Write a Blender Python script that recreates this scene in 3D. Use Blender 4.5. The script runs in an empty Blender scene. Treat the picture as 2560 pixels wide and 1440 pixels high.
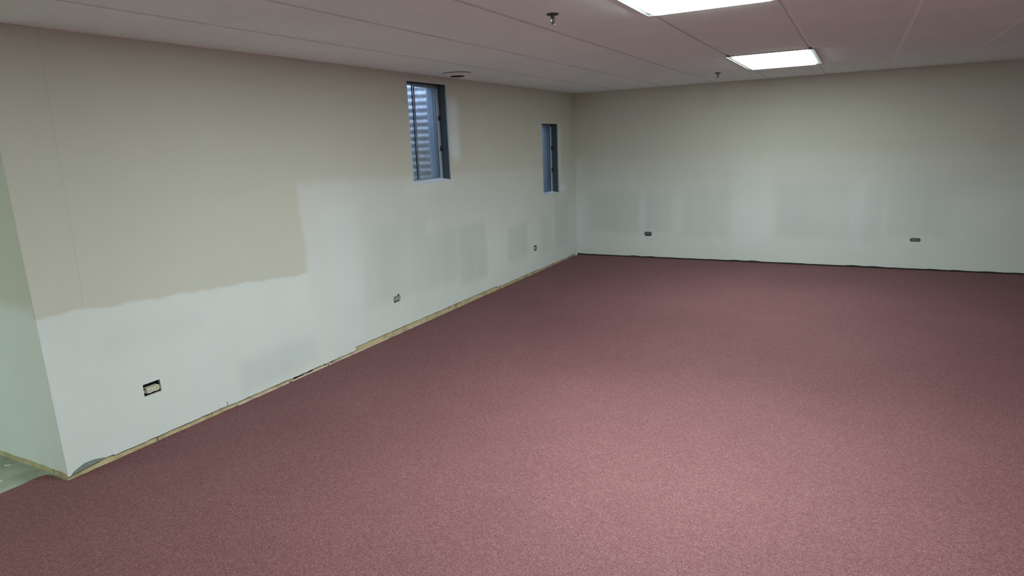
import bpy, bmesh, math, random
from mathutils import Matrix, Vector
random.seed(7)
D = bpy.data
scene = bpy.context.scene
COL = scene.collection

# ------------------------------------------------------------------ camera
CAM = Vector((3.4648120, -8.4856707, 1.5872222))
YAW, PITCH, ROLL, FPX = -0.49115491, -0.22024919, -0.04120721, 1617.368
cy, sy, cp, sp = math.cos(YAW), math.sin(YAW), math.cos(PITCH), math.sin(PITCH)
cr, sr = math.cos(ROLL), math.sin(ROLL)
Fw = Vector((sy*cp, cy*cp, sp)); Rt0 = Vector((cy, -sy, 0)); Up0 = Rt0.cross(Fw)
Rt = cr*Rt0 + sr*Up0; Up = -sr*Rt0 + cr*Up0
cam_data = D.cameras.new('camera'); cam_data.sensor_width = 36.0
cam_data.lens = FPX/2560*36.0; cam_data.clip_start = .05; cam_data.clip_end = 200
cam = D.objects.new('camera', cam_data); COL.objects.link(cam)
M = Matrix.Identity(4)
for i in range(3):
    M[i][0], M[i][1], M[i][2], M[i][3] = Rt[i], Up[i], -Fw[i], CAM[i]
cam.matrix_world = M
scene.camera = cam

# ------------------------------------------------------------------ world (dusk sky outside) and exposure
world = D.worlds.new('world'); scene.world = world; world.use_nodes = True
bg = world.node_tree.nodes['Background']
bg.inputs['Color'].default_value = (.55, .66, .88, 1); bg.inputs['Strength'].default_value = 1.2
vs = scene.view_settings
vs.view_transform = 'Standard'; vs.look = 'None'; vs.gamma = 1.0; vs.use_curve_mapping = False
vs.exposure = 2.12

# lamp strengths (lenses of the ceiling panels)
LAMPS = {'near': 11.2, 'far': 4.9, 'behind': 7.0, 'hall': 4.3}
LAMP_COLOR = (.88, 1.0, .985)

# ------------------------------------------------------------------ dimensions
H = 2.2048            # ceiling height over the carpet
S = .6096             # ceiling grid module
X0 = .6463            # first long tee from the left wall
YE = -6.895           # end of the left wall (outside corner)
XR, YF, XH = 8.8, -11.6, -3.0
ZS = -.012            # concrete slab top
DW = .0127            # drywall thickness

# ------------------------------------------------------------------ helpers
class MB:
    def __init__(s): s.v = []; s.f = []; s.m = []
    def quad(s, pts, m=0):
        n = len(s.v); s.v += [tuple(p) for p in pts]; s.f.append(tuple(range(n, n+len(pts)))); s.m.append(m)
    def box(s, x0, y0, z0, x1, y1, z1, m=0):
        n = len(s.v)
        s.v += [(x0,y0,z0),(x1,y0,z0),(x1,y1,z0),(x0,y1,z0),(x0,y0,z1),(x1,y0,z1),(x1,y1,z1),(x0,y1,z1)]
        for f in ((3,2,1,0),(4,5,6,7),(0,1,5,4),(1,2,6,5),(2,3,7,6),(3,0,4,7)):
            s.f.append(tuple(n+i for i in f)); s.m.append(m)
    def lathe(s, prof, n=40, c=(0,0,0), m=0, cap=True):
        b = len(s.v)
        for (r, z) in prof:
            for k in range(n):
                a = 2*math.pi*k/n; s.v.append((c[0]+r*math.cos(a), c[1]+r*math.sin(a), c[2]+z))
        for i in range(len(prof)-1):
            for k in range(n):
                a0 = b+i*n+k; a1 = b+i*n+(k+1) % n
                s.f.append((a0, a1, a1+n, a0+n)); s.m.append(m)
        if cap:
            s.f.append(tuple(b+k for k in range(n))[::-1]); s.m.append(m)
            e = b+(len(prof)-1)*n
            s.f.append(tuple(e+k for k in range(n))); s.m.append(m)
    def prism(s, pts, y0, y1, m=0):          # outline in x,z extruded along y
        n = len(pts); b = len(s.v)
        s.v += [(p[0], y0, p[1]) for p in pts] + [(p[0], y1, p[1]) for p in pts]
        s.f.append(tuple(range(b, b+n))); s.m.append(m)
        s.f.append(tuple(range(b+2*n-1, b+n-1, -1))); s.m.append(m)
        for i in range(n):
            j = (i+1) % n; s.f.append((b+i, b+n+i, b+n+j, b+j)); s.m.append(m)
    def tube(s, path, r, n=10, m=0):
        b = len(s.v); P = [Vector(p) for p in path]
        for i, p in enumerate(P):
            t = (P[min(i+1, len(P)-1)]-P[max(i-1, 0)]).normalized()
            a = t.orthogonal().normalized(); c = t.cross(a)
            for k in range(n):
                w = 2*math.pi*k/n; s.v.append(tuple(p + r*(math.cos(w)*a+math.sin(w)*c)))
        for i in range(len(P)-1):
            for k in range(n):
                a0 = b+i*n+k; a1 = b+i*n+(k+1) % n; s.f.append((a0, a1, a1+n, a0+n)); s.m.append(m)
        s.f.append(tuple(b+k for k in range(n))[::-1]); s.m.append(m)
        e = b+(len(P)-1)*n; s.f.append(tuple(e+k for k in range(n))); s.m.append(m)
    def build(s, name, mats, parent=None, bevel=0, smooth=False):
        me = D.meshes.new(name); me.from_pydata(s.v, [], s.f); me.update()
        if not isinstance(mats, (list, tuple)): mats = [mats]
        for q in mats: me.materials.append(q)
        for p, mi in zip(me.polygons, s.m): p.material_index = mi; p.use_smooth = smooth
        bm = bmesh.new(); bm.from_mesh(me)
        bmesh.ops.remove_doubles(bm, verts=bm.verts, dist=1e-6)
        bmesh.ops.recalc_face_normals(bm, faces=bm.faces); bm.to_mesh(me); bm.free()
        o = D.objects.new(name, me); COL.objects.link(o)
        if parent: o.parent = parent
        if bevel:
            b = o.modifiers.new('bevel', 'BEVEL'); b.width = bevel; b.segments = 2; b.limit_method = 'ANGLE'
        return o

def tag(o, label=None, cat=None, group=None, kind=None):
    if label: o['label'] = label
    if cat: o['category'] = cat
    if group: o['group'] = group
    if kind: o['kind'] = kind
    return o
def empty(name, loc=(0,0,0), rz=0):
    o = D.objects.new(name, None); COL.objects.link(o); o.location = loc; o.rotation_euler = (0,0,rz)
    o.empty_display_size = .05
    return o
def copy_tree(o, parent=None):
    c = o.copy(); COL.objects.link(c); c.parent = parent
    for ch in list(o.children): copy_tree(ch, c)
    return c

# ------------------------------------------------------------------ materials
class NT:
    def __init__(s, name, rough=.8, spec=.3):
        s.mat = D.materials.new(name); s.mat.use_nodes = True; s.t = s.mat.node_tree; s.n = s.t.nodes
        s.b = s.n['Principled BSDF']; s.b.inputs['Roughness'].default_value = rough
        s.b.inputs['Specular IOR Level'].default_value = spec
        s.tc = s.n.new('ShaderNodeTexCoord'); s.co = s.tc.outputs['Object']
        s.sep = None
    def xyz(s, i):
        if not s.sep:
            s.sep = s.n.new('ShaderNodeSeparateXYZ'); s.t.links.new(s.co, s.sep.inputs[0])
        return s.sep.outputs[i]
    def _in(s, sock, v):
        if isinstance(v, (int, float)): sock.default_value = v
        elif isinstance(v, tuple): sock.default_value = v if len(v) == 4 or sock.type == 'VECTOR' else v+(1,)
        else: s.t.links.new(v, sock)
    def math(s, op, a, b=0.0, clamp=False):
        n = s.n.new('ShaderNodeMath'); n.operation = op; n.use_clamp = clamp
        s._in(n.inputs[0], a); s._in(n.inputs[1], b); return n.outputs[0]
    def step(s, v, e, w):                     # 0 below e-w, 1 above e+w
        n = s.n.new('ShaderNodeMapRange'); n.interpolation_type = 'SMOOTHSTEP'
        s._in(n.inputs['Value'], s.math('SUBTRACT', v, e)); n.inputs['From Min'].default_value = -w; n.inputs['From Max'].default_value = w
        return n.outputs['Result']
    def noise(s, scale, detail=3, rough=.5, stretch=None):
        n = s.n.new('ShaderNodeTexNoise'); n.inputs['Scale'].default_value = scale
        n.inputs['Detail'].default_value = detail; n.inputs['Roughness'].default_value = rough
        if stretch:
            m = s.n.new('ShaderNodeMapping'); m.inputs['Scale'].default_value = stretch
            s.t.links.new(s.co, m.inputs['Vector']); s.t.links.new(m.outputs[0], n.inputs['Vector'])
        else: s.t.links.new(s.co, n.inputs['Vector'])
        return n.outputs['Fac']
    def ramp(s, v, stops):
        n = s.n.new('ShaderNodeValToRGB'); s._in(n.inputs[0], v); e = n.color_ramp.elements
        while len(e) < len(stops): e.new(.5)
        for el, (p, c) in zip(e, stops): el.position = p; el.color = tuple(c)+(1,)
        return n.outputs[0]
    def mix(s, f, a, b, mode='MIX'):
        n = s.n.new('ShaderNodeMix'); n.data_type = 'RGBA'; n.blend_type = mode
        s._in(n.inputs[0], f); s._in(n.inputs[6], a); s._in(n.inputs[7], b); return n.outputs[2]
    def rect(s, a, a0, a1, z, z0, z1, w=.03):
        r = s.math('MULTIPLY', s.step(a, a0, w), s.math('SUBTRACT', 1.0, s.step(a, a1, w)))
        r2 = s.math('MULTIPLY', s.step(z, z0, w), s.math('SUBTRACT', 1.0, s.step(z, z1, w)))
        return s.math('MULTIPLY', r, r2)
    def color(s, c): s._in(s.b.inputs['Base Color'], c)
    def bump(s, h, strength=.2, dist=.002):
        n = s.n.new('ShaderNodeBump'); n.inputs['Strength'].default_value = strength; n.inputs['Distance'].default_value = dist
        s._in(n.inputs['Height'], h); s.t.links.new(n.outputs[0], s.b.inputs['Normal'])

def flat(name, c, rough=.6, metal=0, spec=.4, var=.06, scale=30):
    m = NT(name, rough, spec); m.b.inputs['Metallic'].default_value = metal
    n = m.noise(scale, 4)
    m.color(m.ramp(n, [(.3, [x*(1-var) for x in c]), (.7, [min(1, x*(1+var)) for x in c])]))
    return m.mat

BEIGE = (.668, .672, .582); WHITE = (.775, .828, .802); PATCHW = (.82, .90, .95)
def wall_paint(name, axis, which):
    """roller-painted drywall: older beige above, newer off-white primer below, rolled patches"""
    m = NT(name, .75, .25)
    a = m.xyz(axis); z = m.xyz(2)
    wob = m.math('MULTIPLY', m.math('SUBTRACT', m.noise(5, 4), .5), .06)
    z2 = m.math('ADD', z, wob); a2 = m.math('ADD', a, wob)
    c = BEIGE
    if which == 'left':
        line1 = m.math('SUBTRACT', .853, m.math('MULTIPLY', m.math('ADD', a, 6.884), .069))
        low = m.math('SUBTRACT', 1.0, m.step(m.math('SUBTRACT', z2, line1), 0.0, .012))
        right = m.step(a2, -5.13, .03)
        line2 = m.math('SUBTRACT', 1.36, m.math('MULTIPLY', m.math('ADD', a, 4.6), .03))
        low2 = m.math('MULTIPLY', right, m.math('SUBTRACT', 1.0, m.step(m.math('SUBTRACT', z2, line2), 0.0, .05)))
        op = m.math('SUBTRACT', m.math('SUBTRACT', 1.0, m.math('MULTIPLY', m.step(z, .75, .65), .34)), m.math('MULTIPLY', m.math('MULTIPLY', m.step(a, -2.8, 2.2), m.step(z, .8, .5)), .34))
        mask = m.math('ADD', m.math('MULTIPLY', low, m.math('SUBTRACT', 1.0, right)), m.math('MULTIPLY', low2, op))
        c = m.mix(mask, BEIGE, WHITE)
        patches = [(-4.52,-3.62,.30,.98,.5),(-3.70,-3.10,.28,.80,.5),(-3.1,-2.55,.2,.80,.8),(-2.05,-1.55,.25,.66,.7),(-1.2,-.85,.2,.7,.4),
                   (-5.80,-5.12,.05,.27,.45),(-.75,-.3,.2,.8,.5),(-6.6,-6.0,.55,.7,.15)]
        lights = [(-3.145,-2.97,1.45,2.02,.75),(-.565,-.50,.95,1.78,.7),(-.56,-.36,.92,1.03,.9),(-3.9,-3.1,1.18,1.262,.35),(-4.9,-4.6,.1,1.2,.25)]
        seam = m.math('MULTIPLY', m.math('SUBTRACT', 1.0, m.step(m.math('ABSOLUTE', m.math('ADD', a, m.math('ADD', 6.685, m.math('MULTIPLY', z, -.02)))), .002, .003)), m.step(z, .86, .03))
    elif which == 'back':
        low = m.math('MULTIPLY', m.math('SUBTRACT', 1.0, m.step(z2, 1.31, .10)), .45)
        fade = m.math('SUBTRACT', 1.0, m.math('MULTIPLY', m.step(a, 1.2, .6), .35))
        c = m.mix(m.math('MULTIPLY', low, fade), BEIGE, WHITE)
        low = m.math('SUBTRACT', 1.0, m.step(z2, .90, .3))
        c = m.mix(m.math('MULTIPLY', low, .9), c, WHITE)
        patches = [(.18,.92,.33,.88,.55),(.35,.60,.4,.80,.3),(.98,1.35,.35,.86,.45),(1.5,2.08,.30,.92,.5),(2.62,3.42,.33,1.00,.55),(2.66,2.9,.4,.9,.3),(3.46,3.75,.30,.98,.35),
                   (3.80,4.4,.38,1.0,.4),(4.25,4.42,.35,.8,.4)]
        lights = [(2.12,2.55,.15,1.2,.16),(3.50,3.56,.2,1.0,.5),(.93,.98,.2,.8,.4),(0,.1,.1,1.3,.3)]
        seam = None
    else:
        low = m.math('SUBTRACT', 1.0, m.step(z2, .90, .05))
        c = m.mix(low, BEIGE, WHITE); patches = []; lights = []; seam = None
    streak = m.ramp(m.noise(3.2, 4, .6, (1, 1, .12)), [(.35, (0,0,0)), (.62, (1,1,1))])
    tot = None
    for (a0, a1, z0, z1, k) in patches:
        r = m.math('MULTIPLY', m.rect(a2, a0, a1, z2, z0, z1, .065), k)
        tot = r if tot is None else m.math('MAXIMUM', tot, r)
    if tot is not None:
        c = m.mix(m.math('MULTIPLY', tot, m.math('ADD', .75, m.math('MULTIPLY', streak, .5)), True), c, (.630, .690, .665))
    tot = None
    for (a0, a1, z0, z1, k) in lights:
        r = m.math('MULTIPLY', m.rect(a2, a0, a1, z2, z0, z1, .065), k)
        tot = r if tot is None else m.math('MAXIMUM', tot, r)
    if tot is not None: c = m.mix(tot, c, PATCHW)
    if seam is not None: c = m.mix(m.math('MULTIPLY', seam, .22), c, (.35,.36,.33))
    big = m.noise(1.3, 3); c = m.mix(.10, c, m.ramp(big, [(.3,(.45,.46,.45)),(.7,(1,1,1))]), 'MULTIPLY')
    fine = m.noise(260, 2); c = m.mix(.10, c, m.ramp(fine, [(.35,(.3,.32,.3)),(.65,(1,1,1))]), 'MULTIPLY')
    m.color(c); m.bump(m.noise(420, 3), .25, .0006)
    return m.mat
M_WL = wall_paint('paint_left_wall', 1, 'left'); M_WB = wall_paint('paint_back_wall', 0, 'back'); M_WO = wall_paint('paint_plain_wall', 0, 'other')

def carpet_mat():
    m = NT('maroon_loop_carpet', .60, .14)
    v = m.n.new('ShaderNodeTexVoronoi'); v.inputs['Scale'].default_value = 240; m.t.links.new(m.co, v.inputs['Vector'])
    sepc = m.n.new('ShaderNodeSeparateColor'); m.t.links.new(v.outputs['Color'], sepc.inputs[0])
    yarn = m.ramp(sepc.outputs[0], [(0.0,(.152,.058,.065)),(.18,(.203,.085,.092)),(.55,(.242,.109,.117)),(.86,(.270,.131,.138)),(1.0,(.325,.187,.184))])
    yarn.node.color_ramp.interpolation = 'LINEAR'
    mid = m.ramp(m.noise(45, 4, .65), [(.32,(.80,.78,.78)),(.66,(1.0,1.0,1.0))])
    c = m.mix(.75, yarn, mid, 'MULTIPLY')
    fib = m.ramp(m.noise(170, 3, .7), [(.36,(.55,.52,.53)),(.50,(1,1,1)),(.66,(1,1,1)),(.74,(1.25,1.25,1.22))]); c = m.mix(.7, c, fib, 'MULTIPLY')
    big = m.ramp(m.noise(1.1, 4, .55), [(.30,(.86,.84,.84)),(.70,(1,1,1))]); c = m.mix(.8, c, big, 'MULTIPLY')
    m.color(c)
    m.b.inputs['Sheen Weight'].default_value = 0.0; m.b.inputs['Sheen Roughness'].default_value = .5
    m.b.inputs['Sheen Tint'].default_value = (.9,.75,.76,1)
    m.bump(m.math('ADD', v.outputs['Distance'], m.math('MULTIPLY', m.noise(60, 3), .8)), .6, .004)
    return m.mat
M_CARPET = carpet_mat()

def tile_mat():
    m = NT('ceiling_tile_fissured', .95, .1)
    c = m.ramp(m.noise(3, 4), [(.3,(.82,.905,.905)),(.7,(.86,.945,.945))])
    fis = m.ramp(m.noise(90, 5, .7, (1, .45, 1)), [(.28,(.55,.52,.5)),(.40,(1,1,1))]); c = m.mix(.45, c, fis, 'MULTIPLY')
    sp = m.ramp(m.noise(22, 1), [(.17,(.35,.33,.32)),(.20,(1,1,1))]); c = m.mix(.6, c, sp, 'MULTIPLY')
    m.color(c); m.bump(m.noise(140, 4), .3, .001)
    return m.mat
M_TILE = tile_mat()
M_TEE = flat('painted_tee_metal', (.92,.95,.93), .45, 0, .4, .03)

def wood_mat(name, c0, c1, axis_stretch):
    m = NT(name, .75, .2)
    g = m.noise(18, 5, .6, axis_stretch)
    c = m.ramp(g, [(.25, c0), (.75, c1)])
    dirt = m.ramp(m.noise(9, 4), [(.35,(.45,.40,.33)),(.55,(1,1,1))]); c = m.mix(.6, c, dirt, 'MULTIPLY')
    m.color(c); m.bump(g, .3, .001); return m.mat
M_PLATE = wood_mat('pine_sole_plate', (.50,.40,.22), (.72,.62,.40), (14,.7,14))
M_PLATEX = wood_mat('pine_sole_plate_hall', (.48,.42,.24), (.66,.60,.38), (.7,14,14))
M_TACK = wood_mat('tack_strip_plywood', (.60,.47,.38), (.80,.68,.57), (10,1,10))
M_DARKPLATE = flat('dark_plate', (.05,.045,.035), .9)
M_CORE = flat('concrete_block', (.20,.205,.21), .9)
M_WELLCONC = flat('outside_concrete_reveal', (.44,.51,.60), .9, var=.12, scale=12)
M_JAMB = flat('dark_slate_jamb_paint', (.075,.100,.120), .7, spec=.2)
M_HEAD = flat('black_head_jamb', (.020,.024,.030), .8, spec=.2)
M_SILL = flat('white_painted_sill', (.84,.91,.95), .55)
M_ALU = flat('mill_aluminium', (.29,.335,.375), .5, .3)
M_ALUW = flat('white_weather_strip', (.50,.58,.62), .5)
M_DARKGASKET = flat('black_gasket', (.02,.025,.03), .6)
M_LATCH = flat('dark_latch_metal', (.03,.04,.05), .5)
M_GRAVEL = flat('gravel', (.22,.22,.21), 1, var=.5, scale=60)
M_IVORY = flat('ivory_plastic', (.66,.63,.50), .4, var=.1, scale=120)
M_GREYPL = flat('dusty_grey_plastic', (.36,.37,.33), .6, var=.15, scale=150)
M_DARKPL = flat('dull_dark_grey_plastic', (.16,.17,.15), .6, var=.2, scale=150)
M_SLOT = flat('slot_black', (.03,.03,.028), .7)
M_BOX = flat('grimy_steel_box', (.035,.04,.036), .7, .3)
M_STRAP = flat('zinc_strap', (.45,.46,.42), .45, .6)
M_BRONZE = flat('dark_bronze', (.045,.043,.038), .45, .3)
M_CHROME = flat('lit_arm_chrome', (.75,.73,.70), .25, .9, var=.03)
M_VENT = flat('vent_painted_metal', (.80,.82,.80), .5, var=.03)
M_VENTDARK = flat('vent_grille_black', (.02,.018,.014), .8)
M_RING = flat('vent_gap_shade', (.07,.065,.06), .9)  # dark colour stands for the shadow between vent cover and ceiling
M_FIXT = flat('fixture_white_enamel', (.42,.44,.43), .35, var=.02)
M_GYP = flat('cut_gypsum_edge', (.50,.53,.50), .95, var=.15, scale=90)
M_TORN = flat('torn_paper_face', (.22,.26,.24), .95, var=.2, scale=70)

def metal_well():
    m = NT('galvanised_corrugated_steel', .5, .5); m.b.inputs['Metallic'].default_value = .35
    v = m.n.new('ShaderNodeTexVoronoi'); v.inputs['Scale'].default_value = 40; m.t.links.new(m.co, v.inputs['Vector'])
    s = m.n.new('ShaderNodeSeparateColor'); m.t.links.new(v.outputs['Color'], s.inputs[0])
    m.color(m.ramp(s.outputs[0], [(0,(.48,.52,.58)),(1,(.66,.70,.76))])); return m.mat
M_WELL = metal_well()

def conc_floor():
    m = NT('old_concrete_floor', .8, .3)
    c = m.ramp(m.noise(6, 6, .6), [(.25,(.22,.25,.19)),(.5,(.34,.38,.30)),(.75,(.44,.48,.40))])
    w = m.ramp(m.noise(9, 3, .5, (1,2.2,1)), [(.66,(0,0,0)),(.72,(1,1,1))])
    c = m.mix(m.math('MULTIPLY', w, .8), c, (.66,.72,.64)); m.color(c); m.bump(m.noise(40,4), .3, .002); return m.mat
M_CONC = conc_floor()

def glass():
    m = D.materials.new('window_glass'); m.use_nodes = True; t = m.node_tree; t.nodes.clear()
    o = t.nodes.new('ShaderNodeOutputMaterial'); mx = t.nodes.new('ShaderNodeMixShader')
    tr = t.nodes.new('ShaderNodeBsdfTransparent'); tr.inputs[0].default_value = (.90,.94,.96,1)
    gl = t.nodes.new('ShaderNodeBsdfGlossy'); gl.inputs['Roughness'].default_value = .05
    fr = t.nodes.new('ShaderNodeFresnel'); fr.inputs[0].default_value = 1.45
    ge = t.nodes.new('ShaderNodeNewGeometry'); iv = t.nodes.new('ShaderNodeMath'); iv.operation = 'SUBTRACT'; iv.inputs[0].default_value = 1.2
    mu = t.nodes.new('ShaderNodeMath'); mu.operation = 'MULTIPLY'
    t.links.new(ge.outputs['Backfacing'], iv.inputs[1]); t.links.new(iv.outputs[0], mu.inputs[0]); t.links.new(fr.outputs[0], mu.inputs[1])
    t.links.new(mu.outputs[0], mx.inputs[0]); t.links.new(tr.outputs[0], mx.inputs[1]); t.links.new(gl.outputs[0], mx.inputs[2])
    t.links.new(mx.outputs[0], o.inputs[0]); return m
M_GLASS = glass()
def lens_mat(name, color, strength):
    m = D.materials.new(name); m.use_nodes = True; t = m.node_tree; b = t.nodes['Principled BSDF']
    b.inputs['Base Color'].default_value = (.9,.9,.9,1)
    b.inputs['Emission Color'].default_value = tuple(color)+(1,); b.inputs['Emission Strength'].default_value = strength
    return m
M_LENS = {k: lens_mat('fluorescent_lens_'+k, (.84,1.0,.90) if k == 'hall' else LAMP_COLOR, v) for k, v in LAMPS.items()}

# ------------------------------------------------------------------ walls: sheets with real openings
def sheet(name, mats, axis, w0, w1, acuts, zcuts, holes, bottom=None, parent=None, edge_mat=1):
    """board in the plane of (axis a, z); w0..w1 is its thickness; holes = [(a0,a1,z0,z1)];
       bottom(a) -> z of the lowest row of vertices"""
    A = set(acuts); Z = set(zcuts)
    for h in holes: A |= {h[0], h[1]}; Z |= {h[2], h[3]}
    A = sorted(A); Z = sorted(Z); na, nz = len(A)-1, len(Z)-1
    def occ(i, j):
        if i < 0 or j < 0 or i >= na or j >= nz: return False
        a = (A[i]+A[i+1])/2; z = (Z[j]+Z[j+1])/2
        return not any(h[0] < a < h[1] and h[2] < z < h[3] for h in holes)
    def P(i, j, w):
        z = Z[j]
        if j == 0 and bottom: z = bottom(A[i])
        return (w, A[i], z) if axis == 1 else (A[i], w, z)
    mb = MB()
    for i in range(na):
        for j in range(nz):
            if not occ(i, j): continue
            for w in (w0, w1): mb.quad([P(i,j,w),P(i+1,j,w),P(i+1,j+1,w),P(i,j+1,w)], 0)
            for di, dj, (p, q) in ((-1,0,((0,0),(0,1))),(1,0,((1,0),(1,1))),(0,-1,((0,0),(1,0))),(0,1,((0,1),(1,1)))):
                if not occ(i+di, j+dj):
                    mb.quad([P(i+p[0],j+p[1],w0),P(i+q[0],j+q[1],w0),P(i+q[0],j+q[1],w1),P(i+p[0],j+p[1],w1)], 0 if di and not (0 <= i+di < na) else edge_mat)
    return mb.build(name, mats, parent)

def frange(a, b, st):
    n = max(1, int(round((b-a)/st))); return [a+(b-a)*k/n for k in range(n+1)]

W1 = (-3.765, -3.158, 1.268, 2.143); W2 = (-1.062, -.576, .928, 1.804)
OUT_L = [(-6.388, .310), (-4.130, .308), (-1.346, .306)]       # receptacles on the left wall (y, z)
OUT_B = [(1.032, .324), (4.095, .341)]                         # on the back wall (x, z)

jit = random.Random(3)
def left_bottom(y):
    if -5.9288 < y < -5.9242: return .052          # short saw cut
    if y < -6.86: b = .014
    elif y < -6.66: b = .030
    elif y < -5.93: b = .023
    elif y < -5.42: b = .019
    elif y < -4.705: b = .016
    elif y < -2.36: b = .043
    elif y < -1.3: b = .026
    else: b = .020
    return b + jit.uniform(-.0025, .0025)
def back_bottom(x):
    s = math.sin(x*9.1)+math.sin(x*23.7+1)+math.sin(x*5.3+2)
    b = .013 + .004*max(0, s-.4)
    if 1.7 < x < 2.3 or 2.05 < x < 3.2: b += .003*max(0, math.sin(x*14))
    return b + jit.uniform(0, .003)
hl = [(W1[0],W1[1],W1[2],W1[3]), (W2[0],W2[1],W2[2],W2[3])]
hl += [(-6.440,-6.338,.276,.347)]
hl += [(-4.176,-4.090,.279,.333), (-4.120,-4.092,.333,.345)]
hl += [(-1.392,-1.306,.274,.340)]
ycuts = frange(YE, 0, .06) + [-4.706,-4.704,-2.361,-2.359,-6.661,-6.655,-5.931,-5.9290,-5.9287,-5.9243,-5.9240,-6.861,-6.859,-5.421,-5.419]
wl = tag(sheet('wall_left', [M_WL, M_GYP], 1, -DW, 0, ycuts, [.016, .10, .5, 1, H+.004], hl, left_bottom), kind='structure')
hb = [(.990,1.075,.296,.351), (4.053,4.137,.320,.362)]
wb = tag(sheet('wall_back', [M_WB, M_GYP], 0, 0, DW, frange(0, XR, .04), [.016, .1, .6, 1.2, H+.004], hb, back_bottom), kind='structure')
# foundation behind the left wall with window openings, return wall of the hallway, other sides
sheet_f = sheet('wall_foundation', [M_CORE, M_WELLCONC], 1, -.23, -.104, [YE+.014, .2], [ZS, H+.1], [W1, W2]); tag(sheet_f, kind='structure')
mb = MB(); mb.box(-DW, .10, ZS, XR+.1, .16, H+.1); tag(mb.build('wall_back_core', M_CORE), kind='structure')
rb = random.Random(5)
wr = tag(sheet('wall_hallway', [M_WO, M_GYP], 0, YE, YE+DW, frange(XH, -DW, .08), [.03, .2, 1, H+.004], [], lambda x: .030+rb.uniform(-.003,.003)), kind='structure')
mb = MB(); mb.box(XH, YE+DW+.002, .03, -.24, YE+.09, H+.1); tag(mb.build('wall_hallway_core', M_CORE), kind='structure')
mb = MB(); mb.box(XH-.1, YF, ZS, XH, YE+.1, H+.1); tag(mb.build('wall_hallway_end', M_WO), kind='structure')
mb = MB(); mb.box(XR, YF, ZS, XR+.1, .1, H+.1); tag(mb.build('wall_right', M_WO), kind='structure')
mb = MB(); mb.box(XH-.1, YF-.1, ZS, XR+.1, YF, H+.1); tag(mb.build('wall_front', M_WO), kind='structure')

# torn paper at the foot of the left wall, next to the outside corner
mb = MB(); tp = [(-6.880,.015),(-6.72,.027),(-6.705,.034),(-6.76,.048),(-6.81,.050),(-6.85,.036),(-6.875,.024)]
k = len(tp); mb.v = [(.0002,y,z) for y,z in tp]+[(.0012,y,z) for y,z in tp]
mb.f.append(tuple(range(k))); mb.f.append(tuple(range(2*k-1,k-1,-1))); mb.m += [0,0]
for i in range(k): mb.f.append((i,k+i,k+(i+1)%k,(i+1)%k)); mb.m.append(0)
mb.build('torn_paper', M_TORN, wl)

# sole plates
mb = MB()
segs = [(YE+.001,-6.405),(-6.399,-6.08),(-6.03,-5.36),(-5.262,-5.224),(-5.165,-5.05),(-5.03,-4.98),(-4.955,-3.2),(-3.19,-.95),(-.92,-.02)]
for (a, b) in segs: mb.box(-.090, a, ZS, -.0135, b, .068)
mb.box(-.090,-6.08,ZS,-.020,-6.03,.06)
pl = mb.build('baseboard_left', M_PLATE); tag(pl, kind='structure')
mb = MB()
for (a, b) in ((XH,-.95),(-.94,-.17),(-.16,-.012)): mb.box(a, YE+.0135, ZS, b, YE+.088, .027 if a > -.2 else .033)
tag(mb.build('baseboard_hallway', M_PLATEX), kind='structure')
mb = MB(); mb.box(0.0, .0135, ZS, XR, .09, .05); tag(mb.build('baseboard_back', M_DARKPLATE), kind='structure')

# ------------------------------------------------------------------ floor and carpet
mb = MB(); mb.box(XH-.1, YF-.1, -.2, XR+.1, .16, ZS); tag(mb.build('floor', M_CONC), kind='structure')
def carpet():
    r = random.Random(11); pts = []
    pts.append((XR-.004, YF+.004)); pts.append((XR-.004, -.010))
    x = XR-.05
    while x > .03: pts.append((x, -.007-r.uniform(0,.005))); x -= .05
    y = -.015
    while y > -6.86:
        e = .010 + r.uniform(-.002,.003)
        if -5.89 < y < -4.27: e = .018 + r.uniform(-.001,.002)
        if -4.27 < y < -3.0: e = .014 + r.uniform(-.003,.005)
        pts.append((e, y)); y -= .035
    pts += [(.010,-6.895),(.004,-6.906),(-.03,-6.909),(-.07,-6.908),(-.11,-6.906),(-.145,-6.908),(-.168,-6.917),(-.183,-6.94),(-.186,-6.98)]
    y = -7.03
    while y > YF: pts.append((-.178+r.uniform(-.003,.003), y)); y -= .06
    pts.append((-.178, YF+.004))
    mb = MB(); n = len(pts)
    mb.v = [(p[0],p[1],0.0) for p in pts]+[(p[0],p[1],ZS+.0005) for p in pts]
    mb.f.append(tuple(range(n))); mb.m.append(0); mb.f.append(tuple(range(2*n-1,n-1,-1))); mb.m.append(0)
    for i in range(n):
        j = (i+1) % n; mb.f.append((i, n+i, n+j, j)); mb.m.append(0)
    o = mb.build('carpet', M_CARPET)
    bm = bmesh.new(); bm.from_mesh(o.data); bmesh.ops.triangulate(bm, faces=[f for f in bm.faces if len(f.verts) > 4]); bm.to_mesh(o.data); bm.free()
    return tag(o, 'flecked maroon red wall-to-wall carpet covering the empty room', 'carpet')
carpet()

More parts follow.
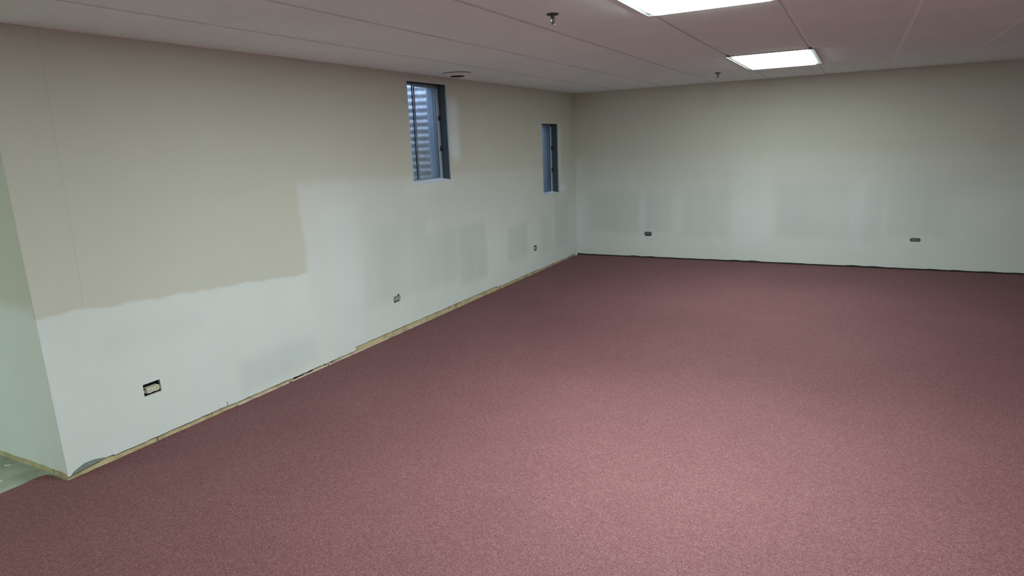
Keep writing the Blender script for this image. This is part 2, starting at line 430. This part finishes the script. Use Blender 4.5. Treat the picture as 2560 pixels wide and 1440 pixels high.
# tack strips left along the foot of the left wall
for (a, b, lab) in ((-5.86,-5.43,'thin pale tack strip along left wall, nearest the outside corner'),
                    (-5.40,-5.045,'pale tack strip under the black gaps in left wall base'),
                    (-5.02,-4.30,'pale tack strip running under the notch where drywall is cut higher'),
                    (-4.24,-3.62,'broken narrow tack strip below the second outlet')):
    mb = MB(); n = 6
    w = .015 if b < -4.2 else .008
    prof = [(-.0005,ZS),(w,ZS),(w,.0015),(w-.002,.004),(.001,.004),(-.0005,.003)]
    nb = len(mb.v); k = len(prof)
    mb.v += [(x,a,z) for x,z in prof]+[(x,b,z) for x,z in prof]
    mb.f.append(tuple(range(k))); mb.f.append(tuple(range(2*k-1,k-1,-1))); mb.m += [0,0]
    for i in range(k): mb.f.append((i,k+i,k+(i+1)%k,(i+1)%k)); mb.m.append(0)
    tag(mb.build('tack_strip', M_TACK), lab, 'tack strip')

# ------------------------------------------------------------------ ceiling
gx = [X0+S*k for k in range(-7, 11)]
def is_light(x, y):
    return any(X0+S*3 < x < X0+S*4 and y0-2*S < y < y0 for y0 in (-1.500, -5.000, -8.657)) or \
           (X0-S*4 < x < X0-S*3 and -9.87 < y < -8.66)
yl = [.938, -.281, -1.500, -2.720, -3.860, -5.000, -6.219, -7.438, -8.657, -9.876, -11.095, -12.3]
mb = MB()
for i in range(len(gx)-1):
    for j in range(len(yl)-1):
        xa, xb, ya, yb = gx[i], gx[i+1], yl[j+1], yl[j]
        if is_light((xa+xb)/2, (ya+yb)/2): continue
        xa += .012; xb -= .012; ya += .0012; yb -= .0012
        ya = max(ya, YF); xa = max(xa, XH); xb = min(xb, XR); yb = min(yb, -.026)
        if yb > YE:                      # bounded by the left wall
            if xb < .03:
                if ya < YE-.03: yb = YE-.026
                else: continue
            else: xa = max(xa, .026) if ya >= YE else xa
        if xb-xa < .01 or yb-ya < .01: continue
        if ya < YE < yb and xa < .026 < xb:
            mb.box(xa, ya, H, xb, YE-.026, H+.0092); mb.box(.026, YE-.026, H, xb, yb, H+.0092); continue
        mb.box(xa, ya, H, xb, yb, H+.0092)
nt = len(mb.f)
# the tee flanges above, cut out at the lamps
xs = sorted({XH-.1, -.24, XR+.1, X0+S*3, X0+S*4, X0-S*4, X0-S*3}); ysn = sorted({YF-.1, YE+.1, .16, -1.500, -2.720, -5.000, -6.219, -8.657, -9.876})
for i in range(len(xs)-1):
    for j in range(len(ysn)-1):
        if is_light((xs[i]+xs[i+1])/2, (ysn[j]+ysn[j+1])/2): continue
        if xs[i+1] < -.2 and ysn[j] > YE: continue
        mb.box(xs[i], ysn[j], H+.009, xs[i+1], ysn[j+1], H+.05, 1)
mb.box(XH-.1, YF-.1, H+.12, XR+.1, YE+.1, H+.14, 1); mb.box(-.24, YE+.1, H+.12, XR+.1, .16, H+.14, 1)
tag(mb.build('ceiling', [M_TILE, M_TEE]), kind='structure')
mb = MB(); mb.box(.0005, YE-.001, H+.003, .0225, -.001, H+.0085); mb.box(XH, YE-.0225, H+.003, .0, YE-.0015, H+.0085); tag(mb.build('trim_1', M_TEE), kind='structure')
mb = MB(); mb.box(.0230, -.0225, H+.003, XR, -.0005, H+.0085); tag(mb.build('trim_2', M_TEE), kind='structure')

# ------------------------------------------------------------------ lamps
def troffer():
    e = empty('ceiling_light')
    w, l = S/2-.001, S-.001; z0 = -.0035
    fw = .022
    mb = MB()
    for (x0,y0,x1,y1) in ((-w,-l,-w+fw,l),(w-fw,-l,w,l),(-w+fw,-l,w-fw,-l+fw),(-w+fw,l-fw,w-fw,l)):
        mb.box(x0,y0,0.0,x1,y1,.055)
    mb.box(-w,-l,.055,w,l,.075)
    o1, o2, i1 = .022, .028, fw-.003
    for (a_, b_, za, zb) in ((-i1, o1, -.0022, -.0004), (o1, o2, -.0065, -.0004)):
        mb.box(-w-b_,-l-b_,za,-w-a_,l+b_,zb); mb.box(w+a_,-l-b_,za,w+b_,l+b_,zb)
        mb.box(-w-a_,-l-b_,za,w+a_,-l-a_,zb); mb.box(-w-a_,l+a_,za,w+a_,l+b_,zb)
    mb.build('frame', M_FIXT, e)
    mb = MB(); a, b = w-fw-.0015, l-fw-.0015; rr = .02; pts = []
    for (cx, cyy, s) in ((a-rr,b-rr,0),(-a+rr,b-rr,90),(-a+rr,-b+rr,180),(a-rr,-b+rr,270)):
        for k in range(6):
            t = math.radians(s+k*18); pts.append((cx+rr*math.cos(t), cyy+rr*math.sin(t)))
    n = len(pts); mb.v = [(x,y,-.0155) for x,y in pts]+[(x,y,.010) for x,y in pts]
    mb.f.append(tuple(range(n))); mb.f.append(tuple(range(2*n-1,n-1,-1))); mb.m += [0,0]
    for i in range(n): mb.f.append((i,n+i,n+(i+1)%n,(i+1)%n)); mb.m.append(0)
    o = mb.build('lens', M_LENS['near'], e); o['label'] = 'glowing white prismatic lens'
    return e
xl = X0+S*3.5
t0 = troffer(); t0.location = (xl, -5.6095, H)
tag(t0, 'large glowing fluorescent ceiling panel cut off by top edge of photo', 'ceiling light', 'fluorescent ceiling panels')
def relamp(t, key):
    for ch in t.children:
        if ch.name.startswith('lens'):
            ch.data = ch.data.copy(); ch.data.materials[0] = M_LENS[key]
t1 = copy_tree(t0); relamp(t1, 'far'); t1.location = (xl, -2.110, H)
tag(t1, 'farther, fully visible glowing fluorescent ceiling panel close to the back wall', 'ceiling light', 'fluorescent ceiling panels')
t2 = copy_tree(t0); relamp(t2, 'behind'); t2.location = (xl, -9.2665, H)
tag(t2, 'glowing ceiling panel above the viewer, in line with the two others', 'ceiling light', 'fluorescent ceiling panels')
t3 = copy_tree(t0); relamp(t3, 'hall'); t3.location = (X0-S*3.5, -9.2665, H)
tag(t3, 'glowing ceiling panel over the bare concrete of the hallway', 'ceiling light', 'fluorescent ceiling panels')

# ------------------------------------------------------------------ windows
def window(name, W, zb):
    y0, y1, z0, z1 = W; e = empty(name, (0, (y0+y1)/2, z0)); tag(e, kind='structure')
    cyy = (y0+y1)/2; w = (y1-y0)/2; h = z1-z0
    def P(mb, nm, mat, par=e, bevel=0): return mb.build(nm, mat, par, bevel)
    # jamb boards (dark) left, right, head
    mb = MB(); X1 = -DW-.0005; XF = -.098
    mb.box(XF, w+.0002, -.02, X1, w+.02, h+.02); P(mb, 'jamb', M_JAMB)
    mb = MB(); mb.box(XF, -w-.02, -.02, X1, -w-.0002, h+.02); P(mb, 'jamb', M_JAMB)
    mb = MB(); mb.box(XF, -w, h+.0002, X1, w, h+.02); P(mb, 'head_jamb', M_HEAD)
    mb = MB(); mb.box(XF, -w, -.022, -.0003, w, -.0002)
    for i_, v_ in enumerate(mb.v):
        if v_[0] == XF and v_[2] > -.01: mb.v[i_] = (v_[0], v_[1], .016)
    s = P(mb, 'window_sill', M_SILL)
    # aluminium outer frame
    x0, x1 = -.150, -.098; t = .014
    mb = MB()
    mb.box(x0,-w,0,x1,-w+t,h); mb.box(x0,w-t,0,x1,w,h); mb.box(x0,-w+t,0,x1,w-t,t+.012); mb.box(x0,-w+t,h-t,x1,w-t,h)
    f = P(mb, 'window_frame', M_ALU, bevel=.002)
    # white strip on the closing side
    mb = MB(); mb.box(x1, w-.038, .004, x1+.008, w-.004, h-.03); st = P(mb, 'stile_strip', M_ALUW); st['label'] = 'pale strip on the closing stile'
    # meeting rail and sash
    ym = -w+.235 if w > .27 else -w+.16
    mb = MB(); mb.box(-.124,ym-.008,t,-.118,ym+.002,h-t)
    P(mb, 'fixed_rail', M_DARKGASKET)
    mb = MB(); a, b = ym, w-t; q = .012
    mb.box(-.113,a,t,-.104,a+q,h-t); mb.box(-.113,b-q,t,-.104,b,h-t); mb.box(-.113,a+q,t,-.104,b-q,t+q); mb.box(-.113,a+q,h-t-q,-.104,b-q,h-t)
    sash = P(mb, 'sash', M_ALU, bevel=.001)
    mb = MB(); mb.box(-.111,a+q,t+q,-.108,b-q,h-t-q); mb.build('pane', M_GLASS, sash)
    mb = MB(); g = .003
    mb.box(-.1075,a+q,t+q,-.1055,a+q+g,h-t-q); mb.box(-.1075,b-q-g,t+q,-.1055,b-q,h-t-q); mb.build('gasket', M_DARKGASKET, sash)
    mb = MB(); mb.box(-.131,-w+t,t,-.128,ym+.03,h-t); P(mb, 'pane', M_GLASS)
    for zz in (.655*h, .335*h):
        mb = MB(); mb.prism([(-.012,0),(.012,0),(.010,.022),(.003,.038),(-.003,.038),(-.010,.022)], -.006, .006)
        lt = mb.build('latch', M_LATCH, e); lt.scale = (1.3, 1.3, 1.2); lt.rotation_euler = (0, math.radians(0), math.radians(90)); lt.location = (x1+.012, w-.016, zz-.019)
    return e
window('window_1', W1, 0); window('window_2', W2, 0)

def well(W, z0, label):
    yc = (W[0]+W[1])/2; R = .48; mb = MB(); n = 40; zs = frange(z0, 2.36, .0085); hw = (W[1]-W[0])/2
    e = empty('window_well', (-.23, yc, z0))
    b = 0; rows = []
    path = []
    for k in range(n+1):
        a = math.pi*k/n; path.append((-math.sin(a), math.cos(a)))
    for z in zs:
        r = R + .0045*math.sin(2*math.pi*z/.068); rows.append(len(mb.v))
        for (px, py) in path: mb.v.append((px*r*1.05-.0005, py*r, z-z0))
    for i in range(len(zs)-1):
        for k in range(n):
            a0 = rows[i]+k; mb.f.append((a0,a0+1,a0+1+n+1,a0+n+1)); mb.m.append(0)
    o = mb.build('corrugated_panel', M_WELL, e, smooth=True)
    so = o.modifiers.new('thick', 'SOLIDIFY'); so.thickness = .002
    mb = MB(); mb.lathe([(R*.98,0),(R*.98,.04)], 40); g = mb.build('gravel', M_GRAVEL, e)
    for v in g.data.vertices:
        if v.co.x > -.001: v.co.x = -.001
    tag(e, label, 'window well')
well(W1, 1.12, 'curved corrugated steel well seen through the left, taller-set window')
well(W2, .78, 'corrugated steel well outside the narrow window beside the corner')

# ------------------------------------------------------------------ receptacles (cover plates missing)
def receptacle(faceM, strapM, w=.094, h=.052, deep=.045):
    e = empty('power_outlet')
    # local: x = width, z = up, -y = out of the wall; 0 = wall face
    mb = MB(); t = .002; y0, y1 = DW+.0005, DW+deep; W_, H_ = w/2+.006, h/2+.006
    mb.box(-W_,y0,-H_,-W_+t,y1,H_); mb.box(W_-t,y0,-H_,W_,y1,H_); mb.box(-W_,y0,-H_,W_,y1,-H_+t); mb.box(-W_,y0,H_-t,W_,y1,H_); mb.box(-W_,y1,-H_,W_,y1+t,H_)
    mb.build('outlet_box', M_BOX, e)
    mb = MB(); pts = [(-.052,-.007),(-.046,-.010),(-.036,-.013),(.036,-.013),(.046,-.010),(.052,-.007),(.052,.007),(.046,.010),(.036,.013),(-.036,.013),(-.046,.010),(-.052,.007)]
    mb.prism(pts, -.0012, .0004); mb.build('mounting_strap', strapM, e)
    mb = MB(); mb.box(-.0365,-.0042,-.0155,.0365,.030,.0155); mb.build('outlet_body', faceM, e, .001)
    for s in (-1, 1):
        mb = MB(); pts = []
        for k in range(32):
            a = 2*math.pi*k/32; pts.append((max(-.0150, min(.0150, .0172*math.cos(a))), max(-.0172, min(.0172, .0172*math.sin(a)))))
        mb.prism(pts, -.0055, .0005)
        so = mb.build('socket', faceM, e, .0012); so.location = (s*.0195, 0, 0)
        mb = MB(); mb.box(-.0045,-.0058,.0045,.0035,-.0052,.0062); mb.box(-.0045,-.0058,-.0065,.0025,-.0052,-.0048)
        mb.prism([(.0075+.0024*math.cos(k*math.pi/6), .0024*math.sin(k*math.pi/6)) for k in range(12)], -.0058, -.0052)
        mb.build('contact_slots', M_SLOT, so)
    mb = MB(); mb.prism([(.0028*math.cos(k*math.pi/8), .0028*math.sin(k*math.pi/8)) for k in range(16)], -.0035, .0005); mb.build('screw', M_STRAP, e)
    return e
ol = receptacle(M_IVORY, M_STRAP); ol.location = (0, OUT_L[0][0], OUT_L[0][1]-.004); ol.rotation_euler = (math.radians(0), 0, math.radians(90))
tag(ol, 'ivory duplex outlet without cover plate, largest, nearest the outside corner', 'outlet', 'uncovered power outlets')
greyp = receptacle(M_GREYPL, M_STRAP, .080, .048); greyp.location = (0, OUT_L[1][0], OUT_L[1][1]); greyp.rotation_euler = (0, 0, math.radians(90))
tag(greyp, 'grey uncovered outlet with a notch torn above its right end, left wall middle', 'outlet', 'uncovered power outlets')
c = copy_tree(greyp); c.location = (0, OUT_L[2][0]-.002, OUT_L[2][1]); tag(c, 'small uncovered outlet low on left wall under the narrow window', 'outlet', 'uncovered power outlets')
dk = receptacle(M_DARKPL, M_BOX, .088, .054); dk.location = (OUT_B[0][0], 0, OUT_B[0][1]+.003); dk.rotation_euler = (0,0,0)
tag(dk, 'dark uncovered outlet on back wall, the one closer to the corner', 'outlet', 'uncovered power outlets')
c = copy_tree(dk); c.location = (OUT_B[1][0], 0, OUT_B[1][1]); tag(c, 'dark uncovered outlet on back wall, the one far to the right', 'outlet', 'uncovered power outlets')

# ------------------------------------------------------------------ sprinklers
def sprinkler():
    e = empty('sprinkler_head')
    mb = MB(); mb.lathe([(.031,0),(.031,-.003),(.026,-.007),(.014,-.009),(.012,-.010)], 36); mb.build('escutcheon', M_BRONZE, e, smooth=False)
    mb = MB(); mb.lathe([(.010,-.009),(.010,-.018),(.007,-.020)], 20); b = mb.build('body', M_BRONZE, e)
    mb = MB()
    mb.tube([(-.008,0,-.018),(-.0125,0,-.026),(-.0125,0,-.036),(-.004,0,-.046)], .0026)
    o = mb.build('frame_arm', M_CHROME, e); o['label'] = 'frame arm given pale metal as if catching the light'  # highlight put into the metal, paler than the other arm
    mb = MB(); mb.tube([(.008,0,-.018),(.0125,0,-.026),(.0125,0,-.036),(.004,0,-.046)], .0024); mb.build('frame_arm', M_BRONZE, e)
    mb = MB(); mb.lathe([(.003,-.018),(.002,-.030),(.003,-.046),(.005,-.050)], 14); mb.build('bulb_stem', M_BRONZE, e)
    mb = MB()
    n = 24; b0 = 0; pts = []
    for k in range(n*2):
        r = .014 if k % 4 < 2 else .0105; a = math.pi*k/n; pts.append((r*math.cos(a), r*math.sin(a)))
    m_ = len(pts); mb.v = [(x,y,-.0500) for x,y in pts]+[(x,y,-.0512) for x,y in pts]
    mb.f.append(tuple(range(m_))); mb.f.append(tuple(range(2*m_-1,m_-1,-1))); mb.m += [0,0]
    for i in range(m_): mb.f.append((i,m_+i,m_+(i+1)%m_,(i+1)%m_)); mb.m.append(0)
    mb.build('deflector', M_STRAP, e)
    return e
s0 = sprinkler(); s0.location = (2.074, -5.340, H); s0.rotation_euler = (0,0,math.radians(-25))
tag(s0, 'dark sprinkler head hanging from ceiling left of the large light panel', 'sprinkler', 'ceiling sprinklers')
s1 = copy_tree(s0); s1.location = (2.134, -1.345, H); tag(s1, 'tiny distant sprinkler head on ceiling beside the farther light panel', 'sprinkler', 'ceiling sprinklers')
s2 = copy_tree(s0); s2.location = (3.741, -4.725, H); tag(s2, 'sprinkler head barely peeking in at the top right edge of photo', 'sprinkler', 'ceiling sprinklers')

# ------------------------------------------------------------------ round ceiling vent above the first window
e = empty('ceiling_vent', (.300, -3.425, H))
mb = MB(); mb.lathe([(.1240,0),(.1240,-.0055)], 56); o = mb.build('shadow_gap_ring', M_RING, e)
mb = MB(); mb.lathe([(.1255,-.0055),(.1255,-.0075),(.120,-.011),(.100,-.016),(.085,-.022),(.072,-.025),(.066,-.0255)], 56); mb.build('round_cover', M_VENT, e, smooth=False)
mb = MB(); mb.lathe([(.064,-.0255),(.064,-.0290),(.060,-.0300)], 48); mb.build('grille', M_VENTDARK, e)
tag(e, 'round grey ceiling vent with black centre near the first window', 'ceiling vent')
